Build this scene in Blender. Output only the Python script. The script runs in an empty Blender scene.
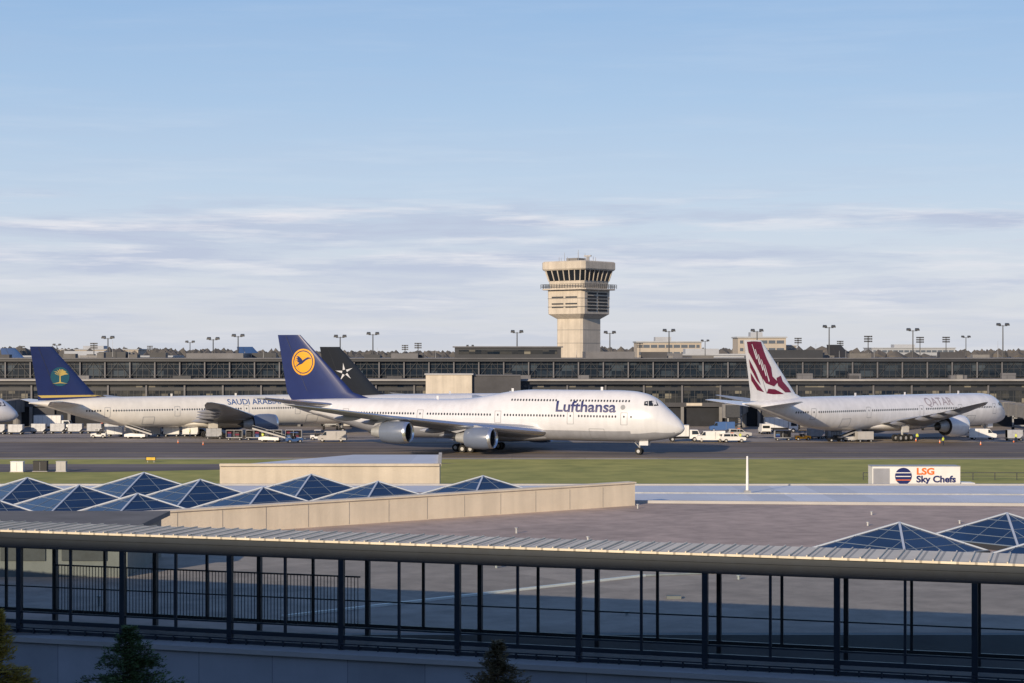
import bpy, bmesh, math, random
from mathutils import Vector, Matrix, noise as mn
random.seed(7)
R=random.random
def U(a,b): return a+(b-a)*R()
scene=bpy.context.scene
scene.view_settings.view_transform='Standard'
try: scene.view_settings.look='None'
except Exception: pass
scene.view_settings.exposure=0
col=scene.collection

# ---------------------------------------------------------------- materials
def mat(name,c,rough=0.6,metal=0.0,var=0.0,vs=1.0,c2=None,bump=0.0,bs=20.0,spec=None,streaks=0.0,coat=0.0):
    m=bpy.data.materials.new(name); m.use_nodes=True
    nt=m.node_tree; b=nt.nodes['Principled BSDF']
    b.inputs['Roughness'].default_value=rough; b.inputs['Metallic'].default_value=metal
    b.inputs['Base Color'].default_value=(*c,1)
    if coat>0: b.inputs['Coat Weight'].default_value=coat; b.inputs['Coat Roughness'].default_value=.06
    if spec is not None: b.inputs['Specular IOR Level'].default_value=spec
    tc=nt.nodes.new('ShaderNodeTexCoord')
    if var>0 or c2:
        n=nt.nodes.new('ShaderNodeTexNoise'); n.inputs['Scale'].default_value=vs; n.inputs['Detail'].default_value=8
        n.inputs['Roughness'].default_value=0.62
        nt.links.new(tc.outputs['Object'],n.inputs['Vector'])
        r=nt.nodes.new('ShaderNodeValToRGB')
        r.color_ramp.elements[0].position=0.32; r.color_ramp.elements[1].position=0.68
        a=c if c2 else tuple(x*(1-var) for x in c)
        d=c2 if c2 else tuple(min(1,x*(1+var)) for x in c)
        r.color_ramp.elements[0].color=(*a,1); r.color_ramp.elements[1].color=(*d,1)
        nt.links.new(n.outputs['Fac'],r.inputs['Fac']); out=r.outputs['Color']
        if streaks>0:
            m2=nt.nodes.new('ShaderNodeMapping'); m2.inputs['Scale'].default_value=(1.2,1.2,.06)
            nt.links.new(tc.outputs['Object'],m2.inputs['Vector'])
            n3=nt.nodes.new('ShaderNodeTexNoise'); n3.inputs['Scale'].default_value=1; n3.inputs['Detail'].default_value=5
            nt.links.new(m2.outputs['Vector'],n3.inputs['Vector'])
            r3=nt.nodes.new('ShaderNodeValToRGB'); r3.color_ramp.elements[0].position=.35; r3.color_ramp.elements[1].position=.6
            k=1-streaks; r3.color_ramp.elements[0].color=(k,k,k,1); r3.color_ramp.elements[1].color=(1,1,1,1)
            nt.links.new(n3.outputs['Fac'],r3.inputs['Fac'])
            m3=nt.nodes.new('ShaderNodeMix'); m3.data_type='RGBA'; m3.blend_type='MULTIPLY'; m3.inputs['Factor'].default_value=1
            nt.links.new(out,m3.inputs['A']); nt.links.new(r3.outputs['Color'],m3.inputs['B']); out=m3.outputs['Result']
        nt.links.new(out,b.inputs['Base Color'])
    if bump>0:
        n2=nt.nodes.new('ShaderNodeTexNoise'); n2.inputs['Scale'].default_value=bs; n2.inputs['Detail'].default_value=5
        nt.links.new(tc.outputs['Object'],n2.inputs['Vector'])
        bp=nt.nodes.new('ShaderNodeBump'); bp.inputs['Strength'].default_value=bump; bp.inputs['Distance'].default_value=0.1
        nt.links.new(n2.outputs['Fac'],bp.inputs['Height']); nt.links.new(bp.outputs['Normal'],b.inputs['Normal'])
    return m

def slab_mat(name,c,vs,bw,bh,joint=0.6,streak=0.0,rough=0.85,var=0.2,mort=0.01,rot=0):
    """concrete / asphalt laid in bays with joints, large stains and streaks"""
    m=mat(name,c,rough); nt=m.node_tree; b=nt.nodes['Principled BSDF']
    tc=nt.nodes.new('ShaderNodeTexCoord'); mp=nt.nodes.new('ShaderNodeMapping'); mp.inputs['Rotation'].default_value=(0,0,rot)
    nt.links.new(tc.outputs['Object'],mp.inputs['Vector'])
    br=nt.nodes.new('ShaderNodeTexBrick'); br.offset=0.0
    br.inputs['Scale'].default_value=1; br.inputs['Brick Width'].default_value=bw; br.inputs['Row Height'].default_value=bh
    br.inputs['Mortar Size'].default_value=mort; br.inputs['Mortar Smooth'].default_value=0.3
    br.inputs['Color1'].default_value=(0.88,0.88,0.88,1); br.inputs['Color2'].default_value=(1.08,1.08,1.08,1)
    br.inputs['Mortar'].default_value=(joint,joint,joint,1)
    nt.links.new(mp.outputs['Vector'],br.inputs['Vector'])
    n=nt.nodes.new('ShaderNodeTexNoise'); n.inputs['Scale'].default_value=vs; n.inputs['Detail'].default_value=9; n.inputs['Roughness'].default_value=0.65
    nt.links.new(mp.outputs['Vector'],n.inputs['Vector'])
    r=nt.nodes.new('ShaderNodeValToRGB'); r.color_ramp.elements[0].position=0.3; r.color_ramp.elements[1].position=0.7
    r.color_ramp.elements[0].color=(*[x*(1-var) for x in c],1); r.color_ramp.elements[1].color=(*[x*(1+var) for x in c],1)
    nt.links.new(n.outputs['Fac'],r.inputs['Fac'])
    mx=nt.nodes.new('ShaderNodeMix'); mx.data_type='RGBA'; mx.blend_type='MULTIPLY'; mx.inputs['Factor'].default_value=1
    nt.links.new(r.outputs['Color'],mx.inputs['A']); nt.links.new(br.outputs['Color'],mx.inputs['B'])
    out=mx.outputs['Result']
    if streak>0:
        m2=nt.nodes.new('ShaderNodeMapping'); m2.inputs['Scale'].default_value=(0.012,0.35,1)
        nt.links.new(mp.outputs['Vector'],m2.inputs['Vector'])
        n3=nt.nodes.new('ShaderNodeTexNoise'); n3.inputs['Scale'].default_value=1; n3.inputs['Detail'].default_value=4
        nt.links.new(m2.outputs['Vector'],n3.inputs['Vector'])
        r3=nt.nodes.new('ShaderNodeValToRGB'); r3.color_ramp.elements[0].position=0.35; r3.color_ramp.elements[1].position=0.6
        k=1-streak; r3.color_ramp.elements[0].color=(k,k,k,1); r3.color_ramp.elements[1].color=(1,1,1,1)
        nt.links.new(n3.outputs['Fac'],r3.inputs['Fac'])
        m3=nt.nodes.new('ShaderNodeMix'); m3.data_type='RGBA'; m3.blend_type='MULTIPLY'; m3.inputs['Factor'].default_value=1
        nt.links.new(out,m3.inputs['A']); nt.links.new(r3.outputs['Color'],m3.inputs['B']); out=m3.outputs['Result']
    nt.links.new(out,b.inputs['Base Color'])
    return m

def pane_mat(name,cdark,clight,px=1.5,pz=1.2,rough=0.12,thr=0.75):
    """window glass whose interior tone differs pane by pane"""
    m=mat(name,cdark,rough,spec=0.6); nt=m.node_tree; b=nt.nodes['Principled BSDF']
    tc=nt.nodes.new('ShaderNodeTexCoord')
    sn=nt.nodes.new('ShaderNodeVectorMath'); sn.operation='SNAP'; sn.inputs[1].default_value=(px,50,pz)
    nt.links.new(tc.outputs['Object'],sn.inputs[0])
    wn=nt.nodes.new('ShaderNodeTexWhiteNoise'); nt.links.new(sn.outputs[0],wn.inputs['Vector'])
    r=nt.nodes.new('ShaderNodeValToRGB'); r.color_ramp.elements[0].position=0.0; r.color_ramp.elements[1].position=1.0
    r.color_ramp.elements[0].color=(*cdark,1); r.color_ramp.elements[1].color=(*clight,1)
    e=r.color_ramp.elements.new(thr); e.color=tuple([cdark[i]*0.8+clight[i]*0.2 for i in range(3)])+(1,)
    nt.links.new(wn.outputs['Value'],r.inputs['Fac']); nt.links.new(r.outputs['Color'],b.inputs['Base Color'])
    return m

M={}
M['white']=mat('white_paint',(0.76,0.75,0.73),0.3,var=0.06,vs=0.6)
M['plane_white']=mat('aircraft_white',(0.66,0.665,0.70),0.25,var=0.04,vs=0.25,streaks=.06,coat=.6)
M['plane_grey']=mat('aircraft_belly_grey',(0.33,0.34,0.38),0.3,var=0.06,vs=0.5,streaks=.1,coat=.4)
M['wing_grey']=mat('wing_grey',(0.30,0.32,0.36),0.35,var=0.08,vs=0.7)
M['alu']=mat('bare_aluminium',(0.75,0.76,0.78),0.25,0.9)
M['nacelle']=mat('nacelle_paint',(0.14,0.17,0.24),0.3,var=0.05,coat=.4)
M['navy']=mat('tail_navy',(0.016,0.028,0.115),0.25,var=0.08,vs=0.5)
M['yellow']=mat('signal_yellow',(0.72,0.34,0.012),0.4)
M['black']=mat('black_part',(0.015,0.015,0.017),0.6)
M['rubber']=mat('rubber',(0.02,0.02,0.02),0.85)
M['wheel']=mat('wheel_hub',(0.45,0.45,0.45),0.5)
M['window']=mat('cabin_window',(0.02,0.025,0.035),0.15)
M['line']=mat('panel_gap',(0.26,0.27,0.29),0.6)
M['burg']=mat('burgundy',(0.17,0.009,0.038),0.35,var=0.1)
M['qgrey']=mat('aircraft_pearl',(0.80,0.79,0.79),0.22,var=0.05,vs=0.4,streaks=.08,coat=.6)
M['cream']=mat('aircraft_cream',(0.84,0.80,0.72),0.25,var=0.04,vs=0.3,streaks=.06,coat=.5)
M['gold']=mat('gold_paint',(0.62,0.45,0.12),0.4)
M['teal']=mat('teal_paint',(0.02,0.10,0.14),0.4)
M['blacktail']=mat('tail_black',(0.02,0.021,0.024),0.3)
M['greyblue']=mat('blue_paint',(0.05,0.12,0.30),0.4)
M['steel']=mat('galvanised_steel',(0.38,0.39,0.40),0.5,0.3,var=0.15,vs=2)
M['dark_steel']=mat('dark_steel',(0.05,0.053,0.058),0.5,var=0.2,vs=3)
M['glassdark']=mat('vehicle_glass',(0.02,0.025,0.03),0.08)
M['orange']=mat('safety_orange',(0.75,0.16,0.02),0.5)
M['textblue']=mat('lettering_blue',(0.012,0.02,0.12),0.4)
M['textgrey']=mat('lettering_grey',(0.38,0.33,0.35),0.4)

# ---------------------------------------------------------------- mesh batch
class MB:
    def __init__(s): s.v=[];s.f=[];s.m=[];s.mats=[]
    def mi(s,m):
        if isinstance(m,str): m=M[m]
        if m not in s.mats: s.mats.append(m)
        return s.mats.index(m)
    def add(s,vs,fs,m):
        o=len(s.v); s.v+= [tuple(p) for p in vs]; k=s.mi(m)
        for f in fs: s.f.append(tuple(i+o for i in f)); s.m.append(k)
    def box(s,x0,x1,y0,y1,z0,z1,m):
        s.add([(x0,y0,z0),(x1,y0,z0),(x1,y1,z0),(x0,y1,z0),(x0,y0,z1),(x1,y0,z1),(x1,y1,z1),(x0,y1,z1)],
              [(3,2,1,0),(4,5,6,7),(0,1,5,4),(1,2,6,5),(2,3,7,6),(3,0,4,7)],m)
    def prism(s,pts,z0,z1,m,mtop=None):
        n=len(pts); vs=[(p[0],p[1],z0) for p in pts]+[(p[0],p[1],z1) for p in pts]
        s.add(vs,[(i,(i+1)%n,n+(i+1)%n,n+i) for i in range(n)]+[tuple(range(n))[::-1]],m)
        s.add([(p[0],p[1],z1) for p in pts],[tuple(range(n))],mtop or m)
    def beam(s,a,b,w,h,m):
        a=Vector(a);b=Vector(b);d=(b-a).normalized()
        up=Vector((0,0,1)) if abs(d.z)<0.95 else Vector((1,0,0))
        r=d.cross(up).normalized(); u=r.cross(d).normalized(); r*=w/2;u*=h/2
        s.add([a-r-u,a+r-u,a+r+u,a-r+u,b-r-u,b+r-u,b+r+u,b-r+u],
              [(0,3,2,1),(4,5,6,7),(0,1,5,4),(1,2,6,5),(2,3,7,6),(3,0,4,7)],m)
    def cyl(s,a,b,r0,r1,m,n=10,caps=True):
        a=Vector(a);b=Vector(b);d=(b-a).normalized()
        up=Vector((0,0,1)) if abs(d.z)<0.95 else Vector((1,0,0))
        r=d.cross(up).normalized(); u=r.cross(d).normalized(); vs=[]
        for (c,rr) in ((a,r0),(b,r1)):
            for i in range(n):
                t=2*math.pi*i/n; vs.append(c+r*math.cos(t)*rr+u*math.sin(t)*rr)
        fs=[(i,(i+1)%n,n+(i+1)%n,n+i) for i in range(n)]
        if caps: fs+= [tuple(range(n))[::-1],tuple(range(n,2*n))]
        s.add(vs,fs,m)
    def loft(s,rings,m,cap=True,mf=None):
        n=len(rings[0]); 
        for k in range(len(rings)-1):
            for i in range(n):
                j=(i+1)%n
                mm=mf(k,i) if mf else m
                s.add([rings[k][i],rings[k][j],rings[k+1][j],rings[k+1][i]],[(0,1,2,3)],mm)
        if cap:
            s.add(rings[0],[tuple(range(n))[::-1]],m if not mf else mf(0,0)); s.add(rings[-1],[tuple(range(n))],m if not mf else mf(len(rings)-2,0))
    def extr(s,prof,hw,m,inset=0.0,zin=1e9,axis='y',oy=0):
        n=len(prof); L=[];Rr=[]
        for (x,z) in prof:
            w=hw-(inset if z>zin else 0)
            L.append((x,oy-w,z)); Rr.append((x,oy+w,z))
        s.add(L+Rr,[(i,(i+1)%n,n+(i+1)%n,n+i) for i in range(n)]+[tuple(range(n))[::-1],tuple(range(n,2*n))],m)
    def build(s,name,parent=None,smooth=False,weld=False,angle=35):
        me=bpy.data.meshes.new(name); me.from_pydata(s.v,[],s.f)
        for m in s.mats: me.materials.append(m)
        me.polygons.foreach_set('material_index',s.m)
        bm=bmesh.new(); bm.from_mesh(me)
        if weld: bmesh.ops.remove_doubles(bm,verts=bm.verts,dist=0.0005)
        bmesh.ops.recalc_face_normals(bm,faces=bm.faces)
        bm.to_mesh(me); bm.free()
        if smooth:
            me.polygons.foreach_set('use_smooth',[True]*len(me.polygons))
            try: me.set_sharp_from_angle(angle=math.radians(angle))
            except Exception: pass
        o=bpy.data.objects.new(name,me); col.objects.link(o)
        if parent: o.parent=parent
        return o
def empty(name,loc=(0,0,0),rz=0,sc=1):
    e=bpy.data.objects.new(name,None); e.location=loc; e.rotation_euler=(0,0,rz); e.scale=(sc,)*3
    e.empty_display_size=0.5
    col.objects.link(e); return e

def text_polys(txt,size,offset=0.0,shear=0,xs=1.0):
    cu=bpy.data.curves.new('t','FONT'); cu.body=txt; cu.size=size; cu.offset=offset; cu.shear=shear; cu.resolution_u=4
    ob=bpy.data.objects.new('t',cu); col.objects.link(ob)
    bpy.context.view_layer.update()
    dg=bpy.context.evaluated_depsgraph_get()
    me=bpy.data.meshes.new_from_object(ob.evaluated_get(dg))
    vs=[(v.co.x*xs,v.co.y) for v in me.vertices]; fs=[tuple(p.vertices) for p in me.polygons]
    bpy.data.objects.remove(ob); bpy.data.meshes.remove(me)
    return vs,fs
def wrapped(name,vs,fs,m,func,parent,x0=0,z0=0,step=0.35,side=-1):
    bm=bmesh.new()
    vv=[bm.verts.new((x+x0,0,z+z0)) for x,z in vs]
    for f in fs:
        try: bm.faces.new([vv[i] for i in f])
        except Exception: pass
    xs=[v.co.x for v in bm.verts]; zs=[v.co.z for v in bm.verts]
    for ax,lo,hi in ((0,min(xs),max(xs)),(2,min(zs),max(zs))):
        st=step*(3 if ax==0 else 1); t=lo+st
        while t<hi:
            no=[0,0,0]; no[ax]=1; co=[0,0,0]; co[ax]=t
            bmesh.ops.bisect_plane(bm,geom=bm.verts[:]+bm.edges[:]+bm.faces[:],plane_co=co,plane_no=no); t+=st
    for v in bm.verts: v.co.y=side*func(v.co.x,v.co.z)
    me=bpy.data.meshes.new(name); bm.to_mesh(me); bm.free(); me.materials.append(M[m] if isinstance(m,str) else m)
    o=bpy.data.objects.new(name,me); col.objects.link(o); o.parent=parent; return o
def disc(cx,cz,r,n=28): return [(cx+r*math.cos(2*math.pi*i/n),cz+r*math.sin(2*math.pi*i/n)) for i in range(n)],[tuple(range(n))]

# ---------------------------------------------------------------- airliners
def cubic(st,s,k):
    n=len(st)
    if s<=st[0][0]: return st[0][k]
    if s>=st[-1][0]: return st[-1][k]
    for i in range(n-1):
        if st[i][0]<=s<=st[i+1][0]: break
    x0,x1=st[i][0],st[i+1][0]; y0,y1=st[i][k],st[i+1][k]; h=x1-x0; d=(y1-y0)/h
    def slope(j):
        if j<=0 : return (st[1][k]-st[0][k])/(st[1][0]-st[0][0])
        if j>=n-1: return (st[-1][k]-st[-2][k])/(st[-1][0]-st[-2][0])
        a=(st[j][k]-st[j-1][k])/(st[j][0]-st[j-1][0]); b=(st[j+1][k]-st[j][k])/(st[j+1][0]-st[j][0])
        return 0 if a*b<=0 else 2*a*b/(a+b)
    t=(s-x0)/h; m0=slope(i);m1=slope(i+1)
    return (2*t**3-3*t*t+1)*y0+(t**3-2*t*t+t)*h*m0+(-2*t**3+3*t*t)*y1+(t**3-t*t)*h*m1
def naca(t,tc): 
    t=max(0,min(1,t)); return 5*tc*(0.2969*math.sqrt(t)-0.126*t-0.3516*t*t+0.2843*t**3-0.1015*t**4)
TS=[0,.01,.04,.1,.2,.32,.46,.62,.8,1.0]

C747=dict(L=76.3,
 st=[(0,4.25,4.45,.08),(.25,3.85,5.0,.55),(.8,3.4,5.75,1.05),(1.8,2.95,6.7,1.6),(3,2.65,7.75,2.15),(4.6,2.4,9.1,2.65),(6.5,2.2,9.95,3.0),(9,2.1,10.35,3.2),(12,2.05,10.45,3.25),
     (26,2.05,10.42,3.25),(30,2.05,10.15,3.25),(34,2.05,9.5,3.25),(38,2.05,8.9,3.25),(42,2.05,8.72,3.25),(50,2.1,8.7,3.25),(55,2.5,8.7,3.2),(62,4.1,8.65,2.75),(68,5.6,8.45,1.95),(72,6.7,8.25,1.15),(74.6,7.5,8.0,.35)],
 zc=3.3,
 wing=[(2.6,23.0,18.6,3.5,.13),(12.3,31.8,11.9,4.7,.11),(22,40.2,8.1,6.2,.10),(31,47.9,4.4,7.8,.09),(34.3,53.0,1.0,8.5,.08)],
 hstab=[(.9,62.3,9.3,7.3,.1),(11.1,71.6,2.6,8.8,.09)],
 fin=[(8.1,55.5,17.5,.09),(9.6,60.6,13.4,.10),(19.7,71.3,4.6,.09)],
 eng=[(11.9,28.2,2.75,1.72,6.6),(21.3,38.6,3.9,1.72,6.6)],
 gear=[(35.8,5.6,4),(38.8,1.95,4)], nose=7.7, wr=.62,
 doors=[9.2,18.5,31.5,46,60.5], win=(8,64.5,6.25), udeck=(8.6,29.5,8.75), belly=3.7)
C777=dict(L=73.9,
 st=[(0,3.75,3.95,.08),(.3,3.3,4.6,.6),(1,2.85,5.4,1.2),(2.2,2.5,6.5,1.85),(3.6,2.3,7.5,2.4),(5.5,2.15,8.2,2.85),(8,2.08,8.4,3.05),(11,2.05,8.45,3.1),
     (50,2.05,8.45,3.1),(55,2.5,8.45,3.05),(60,3.6,8.4,2.7),(65,5.0,8.2,2.1),(69,6.2,7.95,1.35),(72,7.0,7.7,.7),(73.4,7.3,7.55,.4)],
 zc=3.1,
 wing=[(2.5,24.0,16.0,3.3,.13),(10,29.8,11.2,4.4,.11),(20,37.0,7.2,5.9,.10),(29,43.8,4.0,7.4,.09),(32.4,47.6,1.0,8.0,.08)],
 hstab=[(.9,62.5,7.6,6.8,.1),(10.8,69.9,2.4,7.9,.09)],
 fin=[(7.9,57.5,14.2,.09),(9.0,60.3,11.4,.10),(18.6,69.0,4.3,.09)],
 eng=[(9.6,25.2,2.75,1.95,7.3)],
 gear=[(37.4,5.4,6)], nose=5.9, wr=.66,
 doors=[6.8,17.5,29,44,58.5], win=(8,63,5.75), udeck=None, belly=2.6)

def airliner(cfg,pos,hdg,sc=1.0,body='plane_white',belly='plane_grey',tail='navy',nac='nacelle',stripe=None,gears=True):
    E=empty('airliner',pos,math.radians(hdg),sc)
    st=cfg['st']; zcc=cfg['zc']
    def sec(s):
        zb=cubic(st,s,1); zt=cubic(st,s,2); w=cubic(st,s,3); h=zt-zb
        zc=zb+min(h*0.5,zcc); return zb,zt,w,zc
    def fy(x,z):
        zb,zt,w,zc=sec(-x); h=(zt-zc) if z>zc else (zc-zb)
        q=1-((z-zc)/h)**2
        return (w*math.sqrt(q) if q>0 else 0)+0.02
    # fuselage
    b=MB(); ss=[]; s=0
    while s<st[-1][0]:
        ss.append(s); s+= 0.18 if s<1.2 else (0.5 if s<13 else (1.0 if s<st[-1][0]-26 else .8))
    ss.append(st[-1][0]); rings=[]; N=40
    for s in ss:
        zb,zt,w,zc=sec(s); r=[]
        for i in range(N):
            t=2*math.pi*i/N; y=w*math.sin(t); z=zc+((zt-zc) if math.cos(t)>0 else (zc-zb))*math.cos(t)
            r.append((-s,y,z))
        rings.append(r)
    bz=cfg['belly']
    def mf(k,i):
        z=(rings[k][i][2]+rings[k+1][(i+1)%N][2])/2
        lim=bz+max(0,(ss[k]-50))*0.13
        return belly if z<lim else body
    b.loft(rings,body,True,mf)
    # wing-body fairing
    w0=cfg['wing'][0]; fr=[]
    for k in range(9):
        q=k/8; s=w0[1]-2.5+q*(w0[2]+7); a=max(0,math.sin(math.pi*q))**.6
        fr.append([(-s,(3.0*a+.2)*math.cos(2*math.pi*i/20),2.7+(1.05*a+.05)*math.sin(2*math.pi*i/20)) for i in range(20)])
    b.loft(fr,belly)
    b.build('fuselage',E,True,True)
    # wings / stabs
    b=MB()
    def surf(secs,m,mle):
        for sg in (-1,1):
            rr=[]
            for (l,le,c,z,tc) in secs:
                up=[(-(le+t*c),sg*l,z+naca(t,tc)*c+ (1-t)*0.01) for t in TS]
                dn=[(-(le+t*c),sg*l,z-naca(t,tc)*c*.8-.01) for t in reversed(TS[1:])]
                rr.append(up+dn)
            n=len(rr[0])
            b.loft(rr,m,True,lambda k,i:(mle if (i<2 or i>=n-2) else m))
    surf(cfg['wing'],'wing_grey','alu'); surf(cfg['hstab'],body,'alu')
    def wz(l):
        W=cfg['wing']
        for i in range(len(W)-1):
            if W[i][0]<=l<=W[i+1][0]:
                t=(l-W[i][0])/(W[i+1][0]-W[i][0]); return [W[i][j]+(W[i+1][j]-W[i][j])*t for j in range(5)]
        return W[-1]
    span=cfg['wing'][-1][0]
    for sg in (-1,1):
        for l in (span*.2,span*.42,span*.56,span*.7):
            q=wz(l); te=q[1]+q[2]
            rr=[]
            for k,(ds,rr_) in enumerate(((-3.2,.05),(-2.2,.28),(-.6,.38),(.8,.26),(1.7,.04))):
                rr.append([(-(te+ds),sg*l+rr_*math.cos(a*math.pi/4),q[3]-.45+rr_*1.2*math.sin(a*math.pi/4)) for a in range(8)])
            b.loft(rr,'plane_grey')
    b.build('wings',E,True,True)
    # fin
    b=MB(); F=cfg['fin']; rr=[]
    for (z,le,c,tc) in F:
        up=[(-(le+t*c),naca(t,tc)*c*.8,z) for t in TS]; dn=[(-(le+t*c),-naca(t,tc)*c*.8,z) for t in reversed(TS[1:-1])]
        rr.append(up+dn)
    b.loft(rr,tail); b.build('tail_fin',E,True,True)
    def finy(x,z):
        for i in range(len(F)-1):
            if z<=F[i+1][0] or i==len(F)-2:
                t=(z-F[i][0])/(F[i+1][0]-F[i][0]); le=F[i][1]+(F[i+1][1]-F[i][1])*t; c=F[i][2]+(F[i+1][2]-F[i][2])*t
                tc=F[i][3]; return naca((-x-le)/c,tc)*c*.8+0.05
    # rudder hinge line
    z0,z1=F[1][0]+.2,F[2][0]-.2
    xa=-(F[1][1]+F[1][2]*.68); xb=-(F[2][1]+F[2][2]*.62)
    wrapped('rudder_gap',[(xa,z0),(xa+.06,z0),(xb+.06,z1),(xb,z1)],[(0,1,2,3)],'dark_steel',finy,E,step=.8)
    # engines
    b=MB()
    for (l,s0,z,r,Ln) in cfg['eng']:
        for sg in (-1,1):
            y=sg*l
            def ring(ds,rad,zo=0): return [(-(s0+ds),y+rad*math.cos(2*math.pi*i/24),z+zo+rad*math.sin(2*math.pi*i/24)) for i in range(24)]
            prof=[(.55,r*.80),(.15,r*.84),(0,r*.90),(.12,r*.96),(.5,r*1.0)]
            b.loft([ring(*p) for p in prof],'alu',False)
            b.loft([ring(*p) for p in [(.5,r),(1.6,r*1.06),(Ln*.5,r*1.04),(Ln*.72,r*.9)]],nac,False)
            b.loft([ring(*p) for p in [(.55,r*.8),(1.3,r*.8)]],'black',False)
            b.add(ring(1.3,r*.8),[tuple(range(24))],'dark_steel')
            b.loft([ring(.75,.03),ring(1.0,r*.18),ring(1.29,r*.28)],'steel',True)
            b.add(ring(Ln*.72,r*.9),[tuple(range(24))],'black')
            b.loft([ring(*p) for p in [(Ln*.70,r*.62),(Ln*.86,r*.5),(Ln,r*.4)]],'steel',False)
            b.loft([ring(*p) for p in [(Ln*.9,r*.28),(Ln*1.0,r*.25),(Ln*1.15,.03)]],'dark_steel',True)
            q=wz(l)
            zt=q[3]-.1
            pr=[(-(s0+1.2),z+r*.95),(-(s0+Ln*.45),zt+.25),(-(q[1]+1),zt+.35),(-(q[1]+q[2]*.55),zt-.25),(-(s0+Ln*1.0),z+r*.45),(-(s0+Ln*.7),z+r*.8)]
            b.extr(pr,.22,'plane_grey',oy=y)
    b.build('engines',E,True,True)
    # gear
    if gears:
        b=MB(); wr=cfg['wr']
        for (s,l,n) in cfg['gear']:
            for sg in (-1,1):
                y=sg*l
                for k in range(n//2):
                    dx=(k-(n//2-1)/2)*1.45
                    for dy in (-.6,.6):
                        b.cyl((-s+dx,y+dy-.24,wr),(-s+dx,y+dy+.24,wr),wr,wr,'rubber',14)
                        b.cyl((-s+dx,y+dy-.25,wr),(-s+dx,y+dy+.25,wr),wr*.5,wr*.5,'wheel',10)
                    b.cyl((-s+dx,y-.6,wr),(-s+dx,y+.6,wr),.1,.1,'steel',6)
                b.beam((-s-1.0,y,wr),(-s+1.0,y,wr),.25,.28,'steel')
                b.cyl((-s,y,wr),(-s,y*.97,3.6),.22,.26,'steel',8)
                b.cyl((-s+.1,y,1.4),(-s+1.6,y*.9,3.2),.1,.1,'steel',6)
                b.box(-s-1.1,-s+.9,min(y+sg*.75,y+sg*.82),max(y+sg*.75,y+sg*.82),1.7,3.1,belly)
        s=cfg['nose']
        for dy in (-.36,.36):
            b.cyl((-s,dy-.2,.58),(-s,dy+.2,.58),.58,.58,'rubber',14); b.cyl((-s,dy-.21,.58),(-s,dy+.21,.58),.28,.28,'wheel',10)
        b.cyl((-s,0,.58),(-s+.1,0,2.6),.14,.17,'steel',8); b.cyl((-s,0,1.2),(-s-1.3,0,2.5),.08,.08,'steel',6)
        for sg in (-1,1): b.box(-s+.2,-s+1.7,sg*.55-.03,sg*.55+.03,1.55,2.5,body)
        b.build('landing_gear',E)
    # windows both sides
    def rect(x,z,w,h,lst):
        V,Fc=lst
        o=len(V); c=.3*min(w,h)
        V.extend([(x-w/2+c,z-h/2),(x+w/2-c,z-h/2),(x+w/2,z-h/2+c),(x+w/2,z+h/2-c),(x+w/2-c,z+h/2),(x-w/2+c,z+h/2),(x-w/2,z+h/2-c),(x-w/2,z-h/2+c)])
        Fc.append(tuple(range(o,o+8)))
    W=([],[])
    a,c,zz=cfg['win']; s=a
    while s<c:
        if all(abs(s-d)>1.0 for d in cfg['doors']): rect(-s,zz,.26,.38,W)
        s+=.53
    if cfg['udeck']:
        a,c,z2=cfg['udeck']; s=a
        while s<c:
            if abs(s-20)>1: rect(-s,z2,.26,.36,W)
            s+=.53
    D=([],[])
    def frame(x,z,w,h,t=.07):
        for (ax,az,bw,bh) in ((x-w/2,z,t,h),(x+w/2,z,t,h),(x,z-h/2,w,t),(x,z+h/2,w,t)):
            o=len(D[0]); D[0].extend([(ax-bw/2,az-bh/2),(ax+bw/2,az-bh/2),(ax+bw/2,az+bh/2),(ax-bw/2,az+bh/2)]); D[1].append((o,o+1,o+2,o+3))
    for d in cfg['doors']: frame(-d,zz-.35,1.1,1.95); rect(-d,zz,.24,.34,W)
    frame(-14,3.4,2.6,1.6); frame(-50,3.6,2.4,1.5)
    if cfg['udeck']:
        ck=[[(-3.75,8.0),(-4.35,7.95),(-4.75,8.75),(-4.45,8.95)],[(-4.45,7.95),(-5.15,7.95),(-5.35,8.75),(-4.85,8.8)],[(-5.25,7.97),(-5.9,8.05),(-5.95,8.65),(-5.45,8.75)]]
        ck=[[(x-.15,z+.05) for x,z in p] for p in ck]
    else:
        ck=[[(-2.5,5.95),(-3.3,5.9),(-3.75,6.7),(-3.1,6.9)],[(-3.42,5.9),(-4.2,5.9),(-4.45,6.6),(-3.87,6.68)],[(-4.32,5.92),(-5.0,6.05),(-5.0,6.5),(-4.55,6.58)]]
    for p in ck:
        o=len(W[0]); W[0].extend(p); W[1].append((o,o+1,o+2,o+3))
    for sd in (-1,1):
        wrapped('windows',W[0],W[1],'window',lambda x,z:fy(x,z)+.012,E,step=1.0,side=sd)
        wrapped('doors',D[0],D[1],'line',fy,E,step=.4,side=sd)
    # antennas
    b=MB()
    for s,h in ((14,.5),(30,.45),(44,.5)): b.box(-s-.4,-s,-.04,.04,sec(s)[1]-.05,sec(s)[1]+h,body)
    b.build('antennas',E)
    return E,fy,finy,sec

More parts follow.
